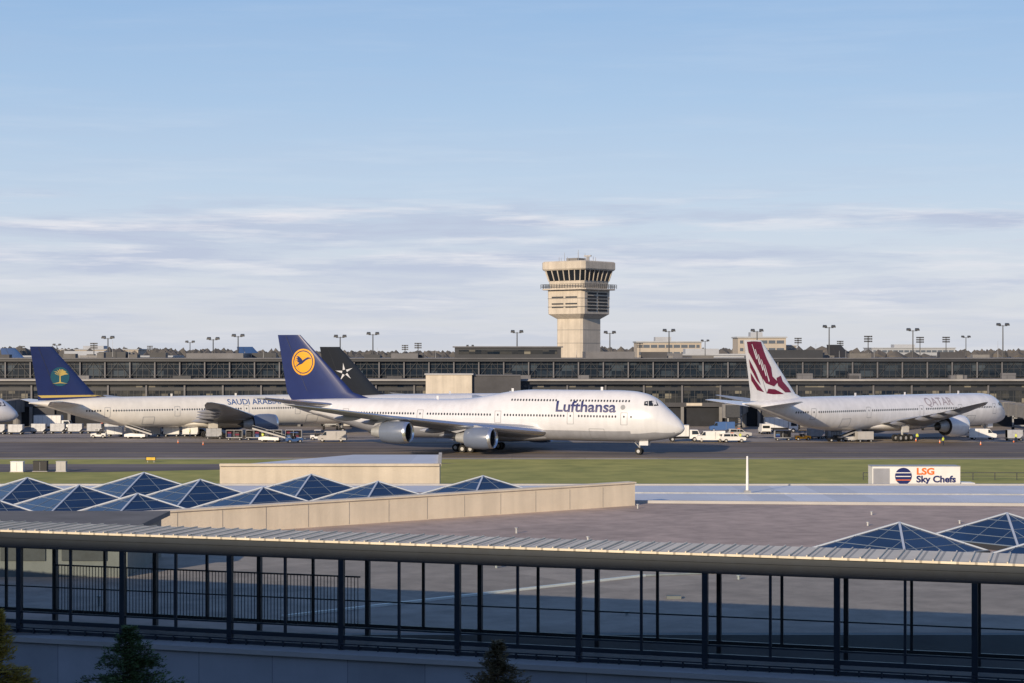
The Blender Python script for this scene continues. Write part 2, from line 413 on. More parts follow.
# taxiing jumbo
E,fy,finy,sec=airliner(C747,(29.1,303.5,0),-24,1.05)
v,f=text_polys('Lufthansa',2.45,0.06,xs=1.14); wrapped('airline_title',v,f,'textblue',fy,E,-21.3,6.95)
for sd in (-1,1):
    ec,ez=-70.5,14.9
    v,f=disc(ec,ez,2.35); wrapped('tail_emblem_disc',v,f,'yellow',finy,E,step=.6,side=sd)
    ring=[];fr=[]
    for i in range(28):
        a=2*math.pi*i/28; ring+= [(ec+2.05*math.cos(a),ez+2.05*math.sin(a)),(ec+1.88*math.cos(a),ez+1.88*math.sin(a))]
    fr=[(2*i,2*((i+1)%28),2*((i+1)%28)+1,2*i+1) for i in range(28)]
    wrapped('tail_emblem_ring',ring,fr,'navy',lambda x,z:finy(x,z)+.015,E,step=.8,side=sd)
    cr=[(-1.75,-.75),(-.9,-.35),(-.2,-.1),(.5,.45),(1.15,.75),(1.65,.72),(1.3,.95),(.9,1.0),(.35,.75),(-.1,.45),(-.3,.75),(-.8,1.15),(-1.45,1.2),(-1.0,.95),(-1.5,.85),(-1.0,.65),(-1.5,.5),(-.95,.38),(-1.3,.2),(-.75,.08),(-1.2,-.3)]
    wrapped('tail_emblem_bird',[(x*1.05+ec,z*1.05+ez-.2) for x,z in cr],[tuple(range(len(cr)))],'navy',lambda x,z:finy(x,z)+.02,E,step=.7,side=sd)
    v,f=disc(-9.5,7.75,.4); wrapped('nose_badge',v,f,'line',fy,E,side=sd)
# airline at left gate
E,fy,finy,sec=airliner(C777,(-31.7,392,0),30,1.0,body='cream',belly='cream',tail='navy',nac='nacelle')
v,f=text_polys('SAUDI ARABIAN',1.6,0.02,xs=1.1); wrapped('airline_title',v,f,'greyblue',fy,E,-33.0,6.6)
for sd in (-1,1):
    v,f=disc(-67.4,12.6,1.9); wrapped('tail_emblem',v,f,'teal',finy,E,step=.6,side=sd)
    for k in range(7):
        a=math.radians(20+k*23.3); c,s_=math.cos(a),math.sin(a)
        p=[(-67.4,12.7),(-67.4+1.1*c-.16*s_,13.0+1.1*s_+.16*c),(-67.4+1.75*c,12.5+1.6*s_),(-67.4+1.0*c+.16*s_,12.8+1.0*s_-.16*c)]
        wrapped('palm_frond',p,[(0,1,2,3)],'gold',lambda x,z:finy(x,z)+.02,E,side=sd)
    wrapped('palm_trunk',[(-67.55,11.4),(-67.25,11.4),(-67.3,12.9),(-67.5,12.9)],[(0,1,2,3)],'gold',lambda x,z:finy(x,z)+.02,E,side=sd)
    wrapped('swords',[(-68.9,11.2),(-67.4,11.55),(-65.9,11.2),(-67.4,11.3)],[(0,1,2,3)],'gold',lambda x,z:finy(x,z)+.02,E,side=sd)
    wrapped('gold_band',[(-60.2,8.9),(-58.8,8.6),(-71,8.4),(-71.8,8.9)],[(0,1,2,3)],'gold',lambda x,z:finy(x,max(z,8.6)),E,side=sd)
# airline at right gate
E,fy,finy,sec=airliner(C777,(104.3,382,0),38,1.06,body='qgrey',belly='qgrey',tail='qgrey',nac='qgrey')
v,f=text_polys('QATAR',2.1,0.02,xs=1.15); wrapped('airline_title',v,f,'textgrey',fy,E,-27.5,6.35)
for sd in (-1,1):
    hd=[[(-69.3,18.3),(-71.0,18.4),(-72.7,18.3),(-72.3,16.5),(-70.6,14.2),(-69.3,12.2),(-68.2,11.0),(-66.2,10.4),(-65.2,11.2),(-66.6,12.2),(-66.9,13.8),(-68.0,15.4),(-68.7,16.8)],
        [(-72.2,15.3),(-71.9,13.8),(-70.3,11.5),(-69.4,10.7),(-70.6,13.0)],
        [(-71.8,12.9),(-71.6,11.5),(-70.2,9.8),(-68.6,9.4),(-70.6,11.4)],
        [(-65.6,11.9),(-64.4,12.3),(-64.0,11.3),(-62.5,10.1),(-61.8,9.3),(-63.4,9.3),(-65.2,10.5)],
        [(-67.6,10.0),(-66.0,9.9),(-63.6,9.0),(-66.4,9.0),(-68.0,9.2)]]
    for p in hd: wrapped('tail_emblem',p,[tuple(range(len(p)))],'burg',finy,E,step=.6,side=sd)
    for k in range(5):
        x=-71.6+k*.75; p=[(x,17.9-k*.9),(x+.14,17.9-k*.9),(x+1.3,15.4-k*1.0),(x+1.1,15.2-k*1.0)]
        wrapped('emblem_stripe',p,[(0,1,2,3)],'qgrey',lambda x,z:finy(x,z)+.02,E,side=sd)
# alliance-livery aircraft behind
E,fy,finy,sec=airliner(C777,(28,408,0),20,1.0,tail='blacktail')
for sd in (-1,1):
    for k in range(5):
        a=math.radians(90+72*k)
        cx,cz=-68.0,13.2
        p=[(cx+.55*math.cos(a-.25),cz+.55*math.sin(a-.25)),(cx+2.0*math.cos(a+.15),cz+2.0*math.sin(a+.15)),(cx+.6*math.cos(a+.7),cz+.6*math.sin(a+.7))]
        wrapped('tail_emblem',p,[(0,1,2)],'white',finy,E,step=.6,side=sd)
# nose entering at far left, and tails behind the concourse
airliner(C777,(-106.4,388,0),12,1.0)
M['tail_a']=mat('tail_blue_mid',(0.03,0.08,0.22),.35); M['tail_b']=mat('tail_charcoal',(0.03,0.03,0.035),.35)
airliner(C777,(-4,520,0),12,1.02,tail='tail_a',gears=False)
airliner(C777,(-78,540,0),8,1.0,tail='tail_a',gears=False)
airliner(C777,(172,560,0),10,1.06,tail='tail_b',gears=False)

# ---------------------------------------------------------------- ground
def sheet(name,pts,z,m):
    b=MB(); b.add([(x,y,z) for x,y in pts],[tuple(range(len(pts)))],m); return b.build(name)
M['grass']=mat('winter_grass',(0.23,0.24,0.045),0.9,vs=0.16,c2=(0.42,0.38,0.09))
M['field']=mat('far_field',(0.10,0.10,0.06),0.95,vs=0.02,c2=(0.16,0.14,0.08))
M['apron']=slab_mat('apron_concrete',(0.33,0.285,0.245),0.05,7.5,7.5,0.62,0.25,var=.22,mort=.06)
M['asphalt']=slab_mat('taxiway_asphalt',(0.175,0.145,0.128),0.08,400,15,0.7,0.4,var=.25,mort=.04)
M['shoulder']=slab_mat('shoulder_concrete',(0.42,0.37,0.30),0.15,12,12,0.7,0.2,var=.2,mort=.08)
sheet('ground',[(-6000,-2500),(6000,-2500),(6000,9000),(-6000,9000)],0,M['field'])
sheet('apron',[(-500,350),(500,350),(500,800),(-500,800)],0.012,M['apron'])
sheet('taxiway',[(-500,296),(500,296),(500,350.5),(-500,350.5)],0.016,M['asphalt'])
sheet('taxiway_shoulder',[(-500,293.5),(500,293.5),(500,297),(-500,297)],0.020,M['shoulder'])
sheet('grass_strip',[(-500,160),(500,160),(500,293.5),(-500,293.5)],0.008,M['grass'])
sheet('taxiway_connector',[(-400,262),(-60,262),(-30,272),(-8,283),(-38,281),(-400,279)],0.024,M['asphalt'])
sheet('perimeter_road',[(-500,196),(500,196),(500,226),(-500,226)],0.016,M['asphalt'])
sheet('service_road',[(-500,364),(500,364),(500,371),(-500,371)],0.018,M['asphalt'])
b=MB()
M['ypaint']=mat('yellow_road_paint',(0.65,0.42,0.04),.6,var=.3,vs=1.5); M['wpaint']=mat('white_road_paint',(0.7,0.7,0.68),.6,var=.25,vs=1.5)
b.add([(-500,312,.026),(500,312,.026),(500,312.35,.026),(-500,312.35,.026)],[(0,1,2,3)],'ypaint')
b.add([(-500,298.2,.026),(500,298.2,.026),(500,298.6,.026),(-500,298.6,.026)],[(0,1,2,3)],'ypaint')
b.add([(-500,348,.026),(500,348,.026),(500,348.5,.026),(-500,348.5,.026)],[(0,1,2,3)],'ypaint')
for k in range(-60,60): b.add([(k*8,367.3,.026),(k*8+4,367.3,.026),(k*8+4,367.6,.026),(k*8,367.6,.026)],[(0,1,2,3)],'wpaint')
for yy in (364.3,370.6): b.add([(-500,yy,.026),(500,yy,.026),(500,yy+.2,.026),(-500,yy+.2,.026)],[(0,1,2,3)],'wpaint')
b.build('painted_markings')

# ---------------------------------------------------------------- concourse
M['conc_wall']=mat('concourse_panel',(0.20,0.195,0.19),.7,var=.15,vs=.3)
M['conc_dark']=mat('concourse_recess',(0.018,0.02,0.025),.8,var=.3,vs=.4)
M['cwall2']=mat('concourse_dark_panel',(0.06,0.06,0.066),.7,var=.2,vs=.3)
M['fascia']=mat('fascia_light',(0.42,0.41,0.40),.55,var=.1,vs=.3)
M['cband']=mat('concourse_light_band',(0.30,0.29,0.28),.55,var=.15,vs=.3)
M['cedge']=mat('concourse_roof_edge',(0.13,0.13,0.14),.55,var=.15,vs=.3)
M['cmul']=mat('concourse_mullion',(0.04,0.043,0.05),.5,var=.15,vs=.3)
M['fasciad']=mat('fascia_dark',(0.03,0.033,0.04),.5,var=.15,vs=.3)
M['pane']=pane_mat('concourse_glass',(0.006,0.012,0.022),(0.26,0.24,0.19),1.5,1.1,thr=.86)  # rare pale warm panes paint lit interiors into the glass colour
M['pane2']=pane_mat('clerestory_glass',(0.006,0.012,0.022),(0.06,0.08,0.10),3.0,1.3,thr=.8)
M['roofg']=mat('roof_gravel',(0.14,0.135,0.13),.9,var=.2,vs=.4)
M['stucco']=mat('cream_stucco',(0.60,0.53,0.43),.8,var=.08,vs=.4,bump=.2,bs=8,streaks=.12)
C=empty('airport_concourse')
b=MB(); X0,X1=-230,250
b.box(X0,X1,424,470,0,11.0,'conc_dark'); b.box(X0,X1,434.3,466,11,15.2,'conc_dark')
b.box(X0,X1,423.2,424,4.6,5.6,'cwall2'); b.box(X0,X1,423.6,424,8.4,9.2,'fasciad')
b.box(X0,X1,421.5,434,10.7,11.15,'cband'); b.box(X0,X1,422.4,424,9.9,10.7,'fasciad')
b.box(X0,X1,432.8,468,15.2,15.85,'fasciad'); b.box(X0,X1,432.5,468.3,15.85,16.05,'cedge')
x=X0
while x<X1:
    if R()<.5: b.box(x+.4,x+U(4,8),423.4,424,0,U(3.2,4.5),random.choice(['cwall2','conc_dark','conc_wall','cwall2']))
    if R()<.3: b.box(x+1,x+U(3,6),423.0,423.2,U(4.7,5.0),5.5,random.choice(['conc_wall','stucco','greyblue']))
    b.box(x-.35,x+.35,422.6,423.2,0,4.6,'conc_wall')
    b.box(x-.2,x+.2,423.2,423.6,5.6,9.9,'cedge')
    x+=9
b.build('walls_and_roofs',C)
b=MB()
b.box(X0,X1,423.72,424.0,5.6,8.4,'pane'); b.box(X0,X1,423.72,424.0,9.2,9.9,'pane'); b.box(X0,X1,434.0,434.3,11.6,15.1,'pane2')
b.build('glazing',C)
b=MB(); x=X0
while x<X1:
    b.box(x-.05,x+.05,423.62,423.72,5.6,8.4,'cedge' if int(x*2)%9==0 else 'dark_steel')
    b.box(x-.05,x+.05,433.9,434.0,11.3,15.2,'cmul'); x+=1.5
b.box(X0,X1,423.64,423.7,6.9,7.0,'dark_steel'); b.box(X0,X1,433.86,433.92,13.4,13.52,'cmul'); b.box(X0,X1,433.86,433.92,14.5,14.6,'dark_steel')
x=X0
while x<X1:
    b.beam((x,433.6,11.4),(x+3,433.6,15.1),.08,.08,'cmul'); b.beam((x+3,433.6,15.1),(x+6,433.6,11.4),.08,.08,'cmul')
    b.box(x-.15,x+.15,433.3,433.8,11.3,15.2,'cedge'); x+=6
x=X0
while x<X1: b.box(x-.03,x+.03,421.7,421.76,11.15,12.1,'dark_steel'); x+=2
b.box(X0,X1,421.7,421.76,12.05,12.12,'dark_steel')
b.build('mullions_and_rails',C)
b=MB()
for k in range(70):
    x=U(X0,X1); w=U(1.5,7); h=U(.5,1.5); y=U(438,462)
    b.box(x,x+w,y,y+U(2,4),16.05,16.05+h,random.choice(['cedge','cwall2','fasciad','roofg','conc_wall']))
for k in range(40):
    x=U(X0,X1); b.box(x,x+U(1,5),U(426,428),429,11.15,11.15+U(.5,1.4),random.choice(['cedge','conc_wall','fasciad','cwall2']))
for k in range(40):
    x=U(X0,X1); b.cyl((x,450,16),(x,450,16+U(1.5,4.5)),.06,.03,'steel',5)
b.box(-14,12,440,462,16.05,18.6,'fasciad'); b.box(-14.5,12.5,439.5,462.5,18.6,18.9,'cedge')
b.box(-13,11,439.9,440,17.0,18.0,'pane')
b.box(-20,-9.3,417.5,423.1,0,12.2,'stucco'); b.box(-20.3,-9,417.2,423,12.2,12.5,'fascia')
b.box(-9.3,2,418.5,423.1,7,12.0,'cwall2'); b.box(-9.3,2,418.2,423,12.0,12.2,'cedge')
b.box(18,30,440,460,16.05,17.6,'cedge'); b.box(62,76,440,462,16.05,18.0,'fasciad'); b.box(-80,-66,442,460,16.05,17.2,'cedge')
b.build('rooftop_plant',C)

# jet bridges
def jet_bridge(x,y0,y1,dx=0,z=4.4):
    e=empty('jet_bridge',(x,y0,0)); b=MB(); L=y1-y0
    a=Vector((0,0,z)); c=Vector((dx,L,z+.6))
    m=a.lerp(c,.55)
    b.beam(a,m,2.6,2.7,'conc_wall'); b.beam(a.lerp(c,.5),c,3.0,3.1,'conc_wall')
    for t in (.1,.25,.4,.6,.75,.9):
        q=a.lerp(c,t); b.beam(q-Vector((0,.04,0)),q+Vector((0,.04,0)),3.12,3.2,'cedge')
    b.cyl((0,0,z-1.6),(0,0,z+1.5),2.1,2.1,'conc_wall',16); b.cyl((dx,L-1,0),(dx,L-1,z+2.2),1.0,1.0,'conc_wall',12)
    b.box(-1.5,1.5,-3.2,-1.2,z-1.4,z+1.3,'dark_steel')
    q=a.lerp(c,.3)
    for s in (-1.5,1.5):
        b.beam((q.x+s,q.y,.5),(q.x+s,q.y,z-1),.3,.3,'steel'); b.cyl((q.x+s-.2,q.y,.5),(q.x+s+.2,q.y,.5),.5,.5,'rubber',12)
    b.beam((q.x-1.6,q.y,1.2),(q.x+1.6,q.y,1.2),.3,.3,'steel')
    b.beam((q.x-1.6,q.y,z-1.5),(q.x+1.6,q.y,z-1.5),.3,.3,'steel')
    for k in range(8): b.box(1.6,2.4,k*.5+1,k*.5+1.4,k*.45,k*.45+.08,'steel')
    b.build('tunnel',e)
jet_bridge(92,393,423,4); jet_bridge(113,388,423,-2); jet_bridge(-40,398,423,-3); jet_bridge(49,402,423,5)
jet_bridge(66,402,423,2); jet_bridge(-88,400,423,3); jet_bridge(-118,398,423,2); jet_bridge(130,398,423,0)

# ---------------------------------------------------------------- control tower
M['tconc']=mat('tower_concrete',(0.54,0.48,0.40),.8,var=.10,vs=.25,bump=.1,streaks=.15)
M['tglass']=mat('tower_glass',(0.015,0.018,0.022),.12)
T=empty('control_tower',(19.3,520,0),math.radians(-40)); b=MB()
def sqc(h,c,z): return [(-h+c,-h,z),(h-c,-h,z),(h,-h+c,z),(h,h-c,z),(h-c,h,z),(-h+c,h,z),(-h,h-c,z),(-h,-h+c,z)]
b.loft([sqc(4.7,.6,0),sqc(4.7,.6,27.6)],'tconc')
for z in (20,23.8): 
    b.loft([sqc(4.74,.6,z),sqc(4.74,.6,z+.12)],'conc_wall')
b.loft([sqc(4.7,.6,27.0),sqc(6.6,.8,28.4),sqc(6.7,.8,35.3)],'tconc')
for z in (30.4,32.8): b.loft([sqc(6.76,.8,z),sqc(6.76,.8,z+.15)],'conc_wall')
for k in range(6):
    for (s0,s1) in ((-4.6,-.4),(.4,4.6)):
        b.box(6.7,6.78,s0,s1,29.2+k*.95,29.75+k*.95,'black')
        if k in (1,2,4): b.box(s0,s1,-6.78,-6.7,29.2+k*.95,29.6+k*.95,'dark_steel')
b.box(-6.76,-6.7,-1.2,1.2,29.5,33.8,'conc_wall')
b.loft([sqc(7.9,1,35.3),sqc(7.9,1,35.7)],'tconc')
for i in range(17):
    t=-7.8+i*.975
    for (x,y) in ((t,-7.8),(t,7.8),(-7.8,t),(7.8,t)): b.box(x-.05,x+.05,y-.05,y+.05,35.7,36.9,'dark_steel')
for z in (36.1,36.5,36.9):
    for (x0,x1,y0,y1) in ((-7.85,7.85,-7.85,-7.78),(-7.85,7.85,7.78,7.85),(-7.85,-7.78,-7.85,7.85),(7.78,7.85,-7.85,7.85)): b.box(x0,x1,y0,y1,z-.05,z+.05,'dark_steel')
b.loft([sqc(6.2,.8,35.7),sqc(6.5,.8,37.9)],'tconc')
b.loft([sqc(6.55,.8,37.9),sqc(7.25,.9,40.9)],'tglass')
b.loft([sqc(7.6,.9,40.9),sqc(7.9,.9,41.3),sqc(7.9,.9,43.2),sqc(7.6,.9,43.5)],'tconc')
for i in range(7):
    t=-1+i/3
    for (ax,sg) in ((0,-1),(0,1),(1,-1),(1,1)):
        p=[t*5.6,sg*6.6,37.9]; q=[t*6.3,sg*7.32,41.0]
        if ax: p=[p[1],p[0],p[2]]; q=[q[1],q[0],q[2]]
        b.beam(p,q,.28,.28,'tconc')
for k in range(9):
    x,y=U(-5,5),U(-5,5); b.cyl((x,y,43.5),(x,y,43.5+U(1,3.4)),.09,.05,'steel',5)
b.box(-3,1,-2,2,43.5,44.6,'conc_wall'); b.cyl((2.5,1,43.5),(2.5,1,45),.5,.5,'fascia',10); b.beam((1.3,1,45.2),(3.7,1,45.2),.5,.4,'fascia')
b.build('tower',T)

# ---------------------------------------------------------------- floodlight masts
def mast(x,y,h,heads=2):
    e=empty('floodlight_mast',(x,y,0)); b=MB()
    b.cyl((0,0,0),(0,0,h),.26,.13,'dark_steel',8)
    if heads==2:
        b.beam((-1.1,0,h-.2),(1.1,0,h-.2),.12,.12,'dark_steel')
        for s in (-1,1): b.add(*[[(s*1.1-.55,-.5,h-.15),(s*1.1+.55,-.5,h-.15),(s*1.1+.55,.4,h-.05),(s*1.1-.55,.4,h-.05),(s*1.1-.45,-.5,h+.35),(s*1.1+.45,-.5,h+.35),(s*1.1+.45,.4,h+.55),(s*1.1-.45,.4,h+.55)],[(3,2,1,0),(4,5,6,7),(0,1,5,4),(1,2,6,5),(2,3,7,6),(3,0,4,7)]],'dark_steel')
    else:
        for k in range(3):
            z=h-.2-k*.75; b.beam((-1.2,0,z),(1.2,0,z),.1,.1,'dark_steel')
            for q in (-1,-.35,.35,1): b.box(q-.25,q+.25,-.3,.1,z-.22,z+.25,'dark_steel')
    b.build('mast',e)
for X,D,h in [(-177,700,20.2),(-144,620,20.6),(-103.7,462,21.1),(-160.9,800,20.2),(-110.9,620,20.9),(-76.7,462,20.8),(-70.3,462,21.6),(-44.1,462,21.4),(-35.7,462,22.1),(-41.6,700,20.2),(-33.4,640,20.7),
    (1.3,462,22.6),(26.1,480,22.6),(40.3,462,22.9),(62.9,462,22.9),(101.7,640,22.5),(81.4,462,23.9),(127.6,700,21.8),(110.8,560,22.5),(102.9,462,23.1),(136,600,22.5),(149.5,620,22.7),(161.4,640,22.8),(126,462,24.4),(75.1,700,21.8),(54,760,21.3),(-17.7,760,20),(-206.9,760,20),(-89.5,760,20.5)]:
    mast(X,D,h,2 if D<500 or R()<.5 else 4)

# ---------------------------------------------------------------- distant things
M['dbrick']=mat('far_building',(0.42,0.37,0.31),.8,var=.1,vs=.1); M['dgrey']=mat('far_building_grey',(0.36,0.38,0.41),.8,var=.1,vs=.1)
M['dglass']=mat('far_glass',(0.10,0.12,0.15),.3)
def far_building(x,y,w,d,h,m,fl=3):
    e=empty('office_building',(x,y,0)); b=MB(); b.box(0,w,0,d,0,h,m); b.box(-.6,w+.6,-.6,d+.6,h,h+.7,'dgrey')
    for k in range(fl): 
        z=h-2.8-k*3.8; b.box(1,w-1,-.1,0,z,z+1.6,'dglass')
        x_=3
        while x_<w-2: b.box(x_-.3,x_+.3,-.2,-.1,z,z+1.6,m); x_+=4
    b.box(w*.3,w*.55,d*.3,d*.7,h+.7,h+3,'dgrey'); b.build('block',e)
far_building(66,950,34,25,22.5,'dbrick'); far_building(113,900,24,22,24.5,'dbrick'); far_building(135,930,12,20,20.5,'dbrick')
far_building(-330,1300,60,30,19,'dbrick'); far_building(260,1300,60,30,20,'dgrey'); far_building(60,800,60,30,16,'dgrey'); far_building(-250,900,80,30,15,'dgrey')
M['fartree']=mat('hazed_winter_trees',(0.06,0.062,0.062),.95,vs=.03,c2=(0.14,0.125,0.11))  # winter tree colour, greyed and lightened to paint in distance haze
b=MB()
for k in range(2800):
    y=U(1150,2300); x=U(-.34,.36)*y*1.2; h=U(13,19.5)+(2.5 if mn.noise(Vector((x*.004,0,0)))>0 else 0); w=U(4,9)
    n=7; vs=[]
    for (zz,rr) in ((0,.5),(h*.45,1.0),(h*.8,.75)):
        for i in range(n):
            a=2*math.pi*i/n; q=U(.7,1.2); vs.append((x+w*rr*q*math.cos(a),y+w*rr*q*math.sin(a),zz*U(.9,1.1)))
    vs.append((x+U(-1,1),y,h)); fs=[]
    for L in range(2): fs+=[(L*n+i,L*n+(i+1)%n,(L+1)*n+(i+1)%n,(L+1)*n+i) for i in range(n)]
    fs+=[(2*n+i,2*n+(i+1)%n,3*n) for i in range(n)]
    b.add(vs,fs,'fartree')
b.build('distant_trees')

# ---------------------------------------------------------------- ground vehicles
def wheels(b,xs,hw,r=.38,w=.24):
    for x in xs:
        for s in (-1,1):
            b.cyl((x,s*(hw-w),r),(x,s*(hw+.02),r),r,r,'rubber',14); b.cyl((x,s*(hw-w),r),(x,s*(hw+.035),r),r*.5,r*.5,'wheel',10)
def suv(x,y,rz,c='white'):
    e=empty('parked_suv',(x,y,0),math.radians(rz)); b=MB()
    b.extr([(-2.4,.45),(2.35,.45),(2.45,.8),(2.35,1.05),(1.2,1.15),(-2.4,1.15),(-2.45,.8)],.95,c)
    b.extr([(-2.38,1.15),(1.15,1.15),(.45,1.78),(-2.1,1.82)],.88,c,.1,1.5)
    b.extr([(-1.95,1.22),(.9,1.22),(.42,1.66),(-1.85,1.68)],.905,'glassdark',.1,1.5)
    b.box(-2.47,-2.3,-.7,.7,1.25,1.65,'glassdark'); b.add([(1.12,-.75,1.2),(1.12,.75,1.2),(.55,.68,1.72),(.55,-.68,1.72)],[(0,1,2,3)],'glassdark')
    for s in (-.6,-.05): b.box(s-.04,s+.04,-.96,.96,1.15,1.66,c)
    b.box(2.38,2.5,-.85,.85,.45,.65,'black'); b.box(-2.52,-2.4,-.85,.85,.45,.65,'black'); wheels(b,(-1.5,1.5),.93); b.box(-.4,.1,-.5,.5,1.82,1.92,'orange')
    b.build('body',e,True)
def van(x,y,rz,c='white'):
    e=empty('service_van',(x,y,0),math.radians(rz)); b=MB()
    b.extr([(-2.8,.45),(2.6,.45),(2.75,.8),(2.6,1.2),(1.9,1.35),(1.3,2.15),(-2.8,2.2)],1.0,c,.1,1.9)
    b.extr([(1.0,1.35),(1.85,1.35),(1.32,2.0),(1.0,2.0)],1.015,'glassdark',.08,1.9)
    b.box(-2.82,-2.78,-.75,.75,1.3,1.85,'glassdark'); b.add([(1.93,-.8,1.4),(1.93,.8,1.4),(1.42,.75,2.05),(1.42,-.75,2.05)],[(0,1,2,3)],'glassdark')
    b.box(-.9,-.86,-1.015,1.015,.6,2.0,'line'); b.box(-2.9,-2.78,-.9,.9,.45,.65,'black'); wheels(b,(-1.8,1.8),.97)
    b.build('body',e,True)
def box_truck(x,y,rz,L=6,H=3.4,c='white',band=None,name='box_truck',lift=0):
    e=empty(name,(x,y,0),math.radians(rz)); b=MB()
    b.box(-L,0,-1.2,1.2,1.1+lift,H+lift,c); b.box(-L-.03,.03,-1.23,1.23,H+lift,H+.08+lift,'steel'); b.box(-L-.02,.02,-1.22,1.22,1.02+lift,1.12+lift,'steel')
    if L<8:
        for k in range(int(L/1.0)+1): b.box(-L+k*1.0-.02,-L+k*1.0+.02,-1.215,1.215,1.12+lift,H+lift,'fascia')
    if lift>0:
        for s in (-1,1): b.beam((-L*.85,s*.8,.9),(-L*.15,s*.8,1.1+lift),.15,.2,'steel'); b.beam((-L*.15,s*.8,.9),(-L*.85,s*.8,1.1+lift),.15,.2,'steel')
    b.extr([(.15,.6),(2.1,.6),(2.15,1.4),(1.75,2.3),(.15,2.35)],1.1,c,.08,2.0)
    b.extr([(.6,1.45),(1.95,1.45),(1.68,2.15),(.6,2.15)],1.12,'glassdark',.06,2.0)
    b.add([(2.16,-.95,1.45),(2.16,.95,1.45),(1.8,.9,2.22),(1.8,-.9,2.22)],[(0,1,2,3)],'glassdark')
    b.box(-L+.2,1.9,-.45,.45,.6,.9,'black'); b.box(2.1,2.25,-1.05,1.05,.45,.75,'black'); wheels(b,(-L+1.4,-L+2.5,1.1) if L>7 else (-L+1.4,1.1),1.1,.48,.3)
    b.build('body',e); return e
def tug(x,y,rz,c='white'):
    e=empty('baggage_tug',(x,y,0),math.radians(rz)); b=MB()
    b.extr([(-1.5,.35),(1.5,.35),(1.55,.9),(.4,1.05),(.3,.75),(-.6,.75),(-.7,1.0),(-1.5,1.0)],.75,c)
    for sx in (-.6,.45):
        for s in (-.68,.68): b.beam((sx,s,.9),(sx,s,1.95),.07,.07,'dark_steel')
    b.box(-.75,.6,-.75,.75,1.95,2.03,c); b.box(-.55,-.1,-.5,.5,.75,1.3,'black'); b.cyl((.3,0,1.0),(.12,0,1.3),.2,.2,'black',8)
    wheels(b,(-1.0,1.0),.75,.34,.22); b.build('body',e)
def cart(x,y,rz,c='fascia',full=True):
    e=empty('baggage_cart',(x,y,0),math.radians(rz)); b=MB()
    b.box(-1.6,1.6,-.8,.8,.5,.62,'steel'); b.box(-1.62,1.62,-.82,.82,1.98,2.06,c)
    for sx in (-1.58,1.58): b.box(sx-.03,sx+.03,-.8,.8,.62,1.98,c)
    b.box(-.03,.03,-.8,.8,.62,1.98,'steel'); b.box(-1.55,1.55,.74,.78,.62,1.98,c)
    for sx in (-1.05,.5): 
        for k in range(3): b.box(sx-.3+U(-.1,.1),sx+.45,-.6,U(.2,.6),.64+k*.36,.96+k*.36,random.choice(['black','textblue','burg','dark_steel','greyblue']))
    wheels(b,(-1.1,1.1),.75,.24,.14); b.beam((1.6,0,.45),(2.3,0,.35),.08,.08,'steel'); b.build('body',e)
def loader(x,y,rz,z1=3.0):
    e=empty('belt_loader',(x,y,0),math.radians(rz)); b=MB()
    b.extr([(-2.2,.4),(2.2,.4),(2.2,.9),(1.0,1.1),(-2.2,.9)],.9,'white'); b.beam((-3.6,.3,.9),(3.6,.3,z1),1.0,.3,'fascia'); b.beam((-3.6,.3,1.07),(3.6,.3,z1+.17),.8,.05,'rubber')
    b.beam((-3.5,.85,1.5),(3.5,.85,z1+.6),.05,.05,'steel'); b.beam((0,.3,.9),(1.6,.3,(z1+1)/2+.5),.2,.2,'dark_steel')
    b.box(-.2,.5,-.75,-.2,1.0,1.5,'black'); wheels(b,(-1.4,1.4),.85,.36,.22); b.build('body',e)
M['uldm']=mat('container_panel',(0.45,0.46,0.48),.45,.2,var=.15,vs=.8)
def uld(x,y,rz):
    e=empty('cargo_container_dolly',(x,y,0),math.radians(rz)); b=MB()
    b.box(-1.7,1.7,-.9,.9,.4,.55,'dark_steel'); wheels(b,(-1.2,1.2),.8,.24,.14)
    b.extr([(-1.5,.56),(1.0,.56),(1.55,1.1),(1.55,2.15),(-1.5,2.15)],.76,'uldm')
    for xx in (-1.5,-.5,.5): b.box(xx,xx+.06,-.78,.78,.58,2.17,'steel')
    b.build('body',e)
x=-113
for k in range(8): uld(x,386+U(-.5,.5)-(4 if k<3 else 0),U(-4,4)); x+=3.9
for k in range(5): cart(-82+k*3.9,372,180,random.choice(['fascia','white']))
tug(-62,372,0); tug(-84,366,180,'white'); box_truck(-72,379,180,5,3.0); loader(-76,364,170)
for k in range(4): cart(-55+k*3.9,357+k*.2,0); 
tug(-38.5,357.6,0); uld(-60,362,10); van(-35,350,180,'fascia'); loader(-47,350.5,160,2.6); tug(-42,347,20,'greyblue')
box_truck(34.5,352,0,4.6,3.2); van(38.5,349.5,180); suv(42.7,348,5); suv(46.5,368,0,'fascia')
cart(53.5,356,0); tug(57.5,356,0,'yellow'); uld(61,362,20); uld(64.8,363,15); loader(66.8,352,35,2.8); tug(63,351,190,'black'); cart(68.5,350,190)
van(54,385,90,'white'); box_truck(60,392,0,5,3.2,'white'); suv(22,390,0); van(0,395,0); van(46,395,180,'greyblue'); box_truck(112,366,128,6,3.4,lift=1.9,name='catering_lift_truck')
van(94,360,0,'white'); uld(99,355,0); uld(103,354.5,0); tug(107,354,0)
box_truck(-100,400,0,6,3.4); suv(-90,396,0,'black'); van(125,385,0); suv(134,380,0); cart(118,360,10); cart(122,361,10)
def cone(x,y):
    e=empty('traffic_cone',(x,y,0)); b=MB(); b.box(-.2,.2,-.2,.2,0,.05,'black'); b.cyl((0,0,.05),(0,0,.72),.15,.03,'orange',10); b.cyl((0,0,.35),(0,0,.48),.112,.085,'white',10); b.build('cone',e)
for x,y in ((82,345),(88,338),(79,352),(-64,345),(-58,338),(97,348),(110,350)): cone(x,y)
